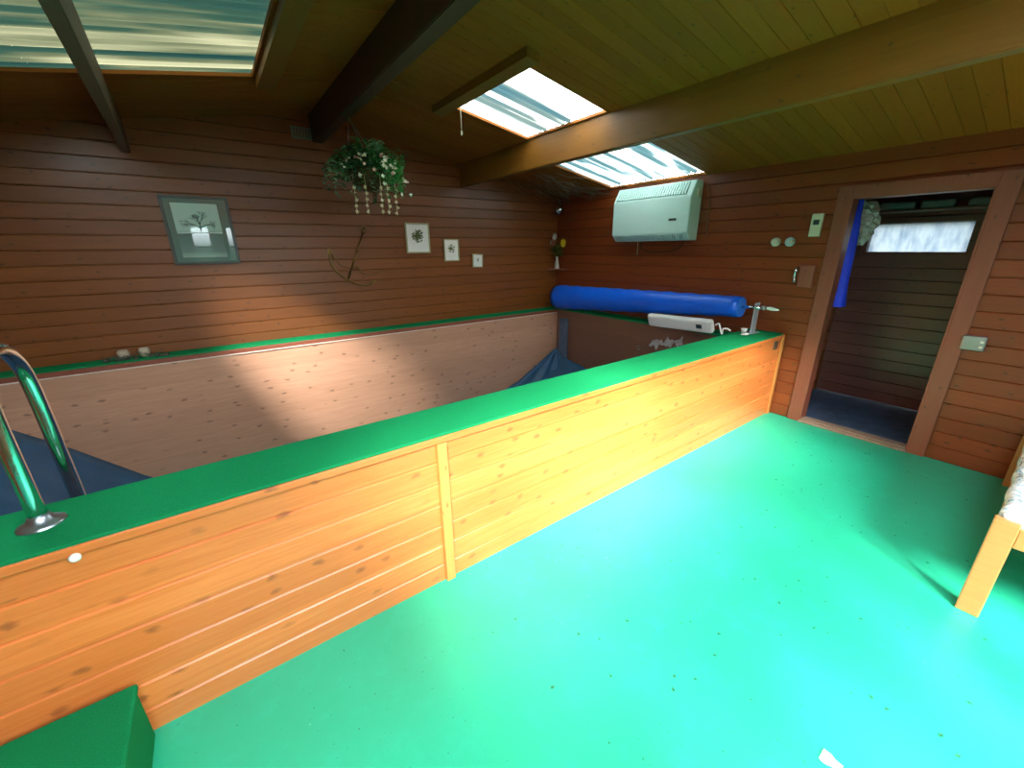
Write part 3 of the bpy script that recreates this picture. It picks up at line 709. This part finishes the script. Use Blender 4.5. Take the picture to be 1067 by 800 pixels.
# cobweb in the corner above
cw = B(); rnd = random.Random(9)
for k in range(70):
    p = Vector((rnd.uniform(3.3, 4.25), rnd.uniform(3.9, 4.7), 0)); p.z = roofz(p.x)-rnd.uniform(.01, .03)
    q = Vector((min(4.28, p.x+rnd.uniform(.05, .4)), min(4.74, p.y+rnd.uniform(-.25, .3)), 0)); q.z = roofz(q.x)-rnd.uniform(.02, .13)
    m_ = (p+q)/2+Vector((0, 0, -.02)); tube(cw, [p, m_, q], .0018, 3, cap=False)
tag(obj('cobweb', cw, plain('dusty_web', (.30, .30, .24), .8, .1)), 'dusty cobwebs under the roof in the far corner', 'cobweb', kind='stuff')

# ------------------------------------------------------------------ hanging basket
hb = thing('hanging_basket', 'hanging basket of trailing green leaves with white and pink flowers', 'plant', (1.25, 3.75, 2.17))
rnd = random.Random(11)
bm = B(); lathe(bm, [(.05, -.10), (.13, -.06), (.17, .02), (.175, .05), (.165, .05), (.12, -.04), (.03, -.085)], seg=24); obj('basket', bm, plain('coir_basket', (.09, .06, .02), .9, .4, 60), hb)
bm = B()
for k in range(3):
    a = 2*PI*k/3+.4; tube(bm, [(.17*math.cos(a), .17*math.sin(a), .05), (-.12, 0, 2.592-2.17)], .0025, 6)
obj('chain', bm, M_steel, hb)
mats = [plain('leaf_mid_green', (.07, .26, .06), .5, .4, 40), plain('leaf_bright_green', (.05, .48, .10), .45, .3, 40), plain('leaf_dark_green', (.03, .10, .04), .5, .4, 40), plain('leaf_pale_green', (.20, .42, .22), .5, .3, 40)]
bms = [B() for _ in mats]; fl = [B(), B(), B()]
def trail(a, r0, h0, reach, drop, n, mi, sz):
    p0 = Vector((r0*math.cos(a), r0*math.sin(a), h0)); out = Vector((math.cos(a), math.sin(a), 0))
    for i in range(n):
        t = i/n; p = p0 + out*reach*math.sin(min(1, t*1.4)*PI/2) + Vector((0, 0, .10*math.sin(t*PI*.8) - drop*t*t))
        for q in range(3):
            b_ = rnd.uniform(0, 2*PI); d = Vector((math.cos(b_), math.sin(b_), rnd.uniform(-1.0, .6)))
            leaf(bms[mi], p+Vector((rnd.uniform(-.02, .02), rnd.uniform(-.02, .02), rnd.uniform(-.02, .02))), d, Vector((0, 0, 1)), rnd.uniform(.7, 1.3)*sz, sz*.32)
    return p
ends = []
for k in range(64):
    a = rnd.uniform(0, 2*PI); 
    e = trail(a, rnd.uniform(.0, .12), rnd.uniform(.0, .15), rnd.uniform(.06, .26), rnd.uniform(.05, .36), 11, rnd.choice([0, 0, 0, 2, 2, 3]), .045)
    ends.append(e)
for k in range(26):
    a = rnd.uniform(-1.6, -.1); ends.append(trail(a, .08, .05, rnd.uniform(.08, .2), rnd.uniform(.15, .32), 14, 1, .032))
for k in range(22):
    a = rnd.uniform(0, 2*PI); trail(a, .02, .1, rnd.uniform(.05, .2), -rnd.uniform(.02, .10), 8, rnd.choice([0, 3]), .045)
for nm, b_, mm in zip(('foliage', 'bright_foliage', 'dark_foliage', 'pale_foliage'), bms, mats): obj(nm, b_, mm, hb)
def blossom(bm, p, r):
    for k in range(5):
        a = 2*PI*k/5+rnd.random(); d = Vector((math.cos(a), -.5, math.sin(a)))
        leaf(bm, p, d, Vector((0, -1, 0)), r, r*.42)
    t = bmesh.new(); bmesh.ops.create_icosphere(t, subdivisions=1, radius=r*.35, matrix=Matrix.Translation(p)); join(bm, t)
for k in range(46):
    a = rnd.uniform(-PI, .3); r = rnd.uniform(.1, .34); z = .16-1.5*(r-.1)**1.4*rnd.uniform(.3, 1.6)
    blossom(fl[0 if k % 3 else 1], Vector((r*math.cos(a), r*math.sin(a), z)), rnd.uniform(.014, .024))
for k in range(5):      # hanging strings of pale buds
    a = (-2.6, -2.1, -1.5, -1.2, -.5)[k]; r = .2
    bud = B()
    for i in range(5): blossom(bud, Vector((r*math.cos(a)+rnd.uniform(-.009, .009), r*math.sin(a), -.10-.045*i)), .02)
    tube(bud, [(r*math.cos(a), r*math.sin(a), 0), (r*math.cos(a), r*math.sin(a), -.3)], .002, 5)
    obj('bud_string', bud, plain('buff_petal', (.75, .62, .38), .5, .1), hb)
obj('white_blossom', fl[0], plain('white_petal', (.80, .88, .72), .5, .1), hb)
obj('pink_blossom', fl[1], plain('pink_petal', (.75, .50, .42), .5, .1), hb)

# ------------------------------------------------------------------ items on the left ledge
for i, (x, lab) in enumerate(((-.735, 'left of two small pale pots on the far ledge'), (-.60, 'right of two small pale pots on the far ledge'))):
    o = B(); lathe(o, [(.020, 0), (.036, .02), (.044, .05), (.034, .075), (.028, .078), (.032, .05), (.018, .01)], (x, 4.66, .722), 'z', 20)
    tag(obj('small_pot', o, plain('pale_clay', (.42, .33, .24), .6, .1)), lab, 'pot', 'pots on the far ledge')
rnd = random.Random(4); o = B()
for k in range(26):
    x = rnd.uniform(-.86, -.42); y = rnd.uniform(4.58, 4.62); t = bmesh.new(); bmesh.ops.create_icosphere(t, subdivisions=1, radius=rnd.uniform(.008, .020))
    for v in t.verts: v.co *= rnd.uniform(.7, 1.3)
    join(o, t, M=Matrix.Translation((x, y, .732)))
for k in range(8):
    x = rnd.uniform(-.85, -.5); tube(o, [(x, 4.60, .73), (x+rnd.uniform(-.06, .06), 4.61, .76), (x+rnd.uniform(-.12, .12), 4.60, .735)], .004, 5)
tag(obj('ledge_litter', o, plain('dark_litter', (.06, .07, .05), .8, .5)), 'dark twiggy litter around the two pots on the far ledge', 'litter', kind='stuff')

# ------------------------------------------------------------------ bed
bd = thing('daybed', 'pine daybed with white and blue patterned mattress at the right', 'bed', (0, 0, 0))
for x in (2.49, 4.17):
    for y in (-.12, -.88):
        bm = B(); box(bm, (x, y, 0), (x+.045, y+.075, .495), .005); obj('leg', bm, M_bed, bd)
bm = B(); box(bm, (2.497, -.805, .385), (2.53, -.12, .475), .004); obj('front_rail', bm, M_bed, bd)
bm = B(); box(bm, (4.18, -.805, .385), (4.205, -.12, .475), .004); obj('back_rail', bm, M_bed, bd)
for y in (-.075, -.865):
    bm = B(); box(bm, (2.535, y-.01, .385), (4.17, y+.015, .475), .004); obj('side_rail', bm, M_bed, bd)
for k in range(12):
    x = 2.60+k*.135; bm = B(); box(bm, (x, -.85, .43), (x+.07, -.086, .446), .002); obj('slat', bm, M_bed, bd)
def mk_matt():
    t = NT('patterned_mattress'); v = t.coord(); n = t.noise(v, 7, 3, .6, 1.5); n2 = t.noise(v, 16, 2, .5, 2)
    c = t.ramp(n, [(.40, (.82, .86, .86)), (.46, (.10, .36, .50)), (.50, (.80, .85, .85)), (.60, (.12, .18, .20)), (.63, (.85, .85, .82))])
    c = t.mix(t.ramp(n2, [(.5, 0.0), (.62, .7)]), c, (.85, .86, .84)); t.bsdf(c, .8, bump=n, bumpd=.004); return t.m
bm = B(); box(bm, (2.515, -.86, .448), (4.24, -.058, .535), .03)
bmesh.ops.subdivide_edges(bm, edges=[e for e in bm.edges if e.calc_length() > .3], cuts=12, use_grid_fill=True)
rnd = random.Random(2)
for v in bm.verts:
    if v.co.z > .50: v.co.z += rnd.uniform(-.004, .008)
    v.co.y += .006*math.sin(v.co.x*23)
obj('mattress', bm, mk_matt(), bd, True)

# ------------------------------------------------------------------ in the corridor
tw = B(); rows = []
for i in range(22):
    t = i/21; z = 1.98 - .92*t; row = []
    for k in range(17):
        s = k/16; a = s*2*PI; r = .028+.052*t+.008*math.sin(a*4+t*5)
        row.append(tw.verts.new((4.62+r*1.0*math.cos(a), 1.30+r*1.35*math.sin(a), z)))
    rows.append(row)
for i in range(21):
    for k in range(16): f = tw.faces.new((rows[i][k], rows[i][k+1], rows[i+1][k+1], rows[i+1][k])); f.smooth = True
ct = thing('blue_cloth', 'royal blue cloth hanging inside the doorway on the left', 'cloth')
obj('cloth', tw, plain('royal_blue_cloth', (.01, .05, .95), .6, .3, 20), ct)
tw = B(); tube(tw, [(4.62, 1.30, 1.96), (4.62, 1.40, 2.02), (4.62, 1.497, 2.03)], .008, 8); obj('hanging_loop', tw, M_steel, ct)
tw = B(); rows = []
rnd = random.Random(8)
for i in range(12):
    t = i/11; z = 1.95-.36*t; row = []
    for k in range(17):
        a = k/16*2*PI; r = (.03+.05*math.sin(PI*min(1, t*.9+.1)))*(1+.22*math.sin(a*5+i*1.7)+.12*rnd.random()*(k % 16 > 0))
        row.append(tw.verts.new((4.80+r*math.cos(a), 1.27+r*1.25*math.sin(a), z)))
    rows.append(row)
for i in range(11):
    for k in range(16): f = tw.faces.new((rows[i][k], rows[i][k+1], rows[i+1][k+1], rows[i+1][k]))
bmesh.ops.contextual_create(tw, geom=rows[-1][:-1])
ct = thing('plastic_bag', 'crinkled greyish plastic bag hanging beside the blue cloth', 'bag')
obj('bag', tw, plain('crinkled_clear_plastic', (.45, .42, .38), .2, .4, 30), ct)
tw = B(); tube(tw, [(4.80, 1.27, 1.94), (4.80, 1.38, 2.02), (4.80, 1.497, 2.03)], .006, 8); obj('handle', tw, M_film, ct)
o = B(); box(o, (XC-.16, .45, 1.88), (XC-.01, 1.5, 1.90), .003)
sh = obj('wall_shelf', o, M_dkboard); tag(sh, 'dark shelf above the small window beyond the doorway', 'shelf')
for i, (y, w_, lab) in enumerate(((1.19, .13, 'leftmost grey bundle on the shelf beyond the doorway'), (.92, .11, 'middle grey bundle on the shelf beyond the doorway'), (.66, .07, 'rightmost grey bundle on the shelf beyond the doorway'))):
    o = B(); box(o, (XC-.15, y-w_, 1.901), (XC-.03, y+w_, 1.97), .02)
    tag(obj('folded_bundle', o, plain('grey_cloth', (.16, .15, .16), .8, .2)), lab, 'bundle', 'bundles on the corridor shelf')

# ------------------------------------------------------------------ litter on the floor
rnd = random.Random(12); o = B()
for k in range(150):
    x = rnd.uniform(.6, 4.1); y = rnd.uniform(-.2, 1.4); a = rnd.uniform(0, 6.28); l = rnd.uniform(.004, .013)
    leaf(o, (x, y, .002), Vector((math.cos(a), math.sin(a), .1)), Vector((0, 0, 1)), l*1.6, l*.5)
tag(obj('leaf_litter', o, plain('dead_leaf', (.02, .16, .07), .8, .5)), 'scattered tiny dark leaf bits across the green floor', 'litter', kind='stuff')
o = B(); bmesh.ops.create_grid(o, x_segments=7, y_segments=5, size=.5)
for v in o.verts:
    a = math.atan2(v.co.y, v.co.x); v.co = Vector((1.325+v.co.x*.04*(1+.2*math.sin(a*3)), .075+v.co.y*.055, .003+.004*rnd.random()))
tag(obj('paper_chip', o, M_paper), 'small white paper chip on the green floor nearest the camera', 'paper')
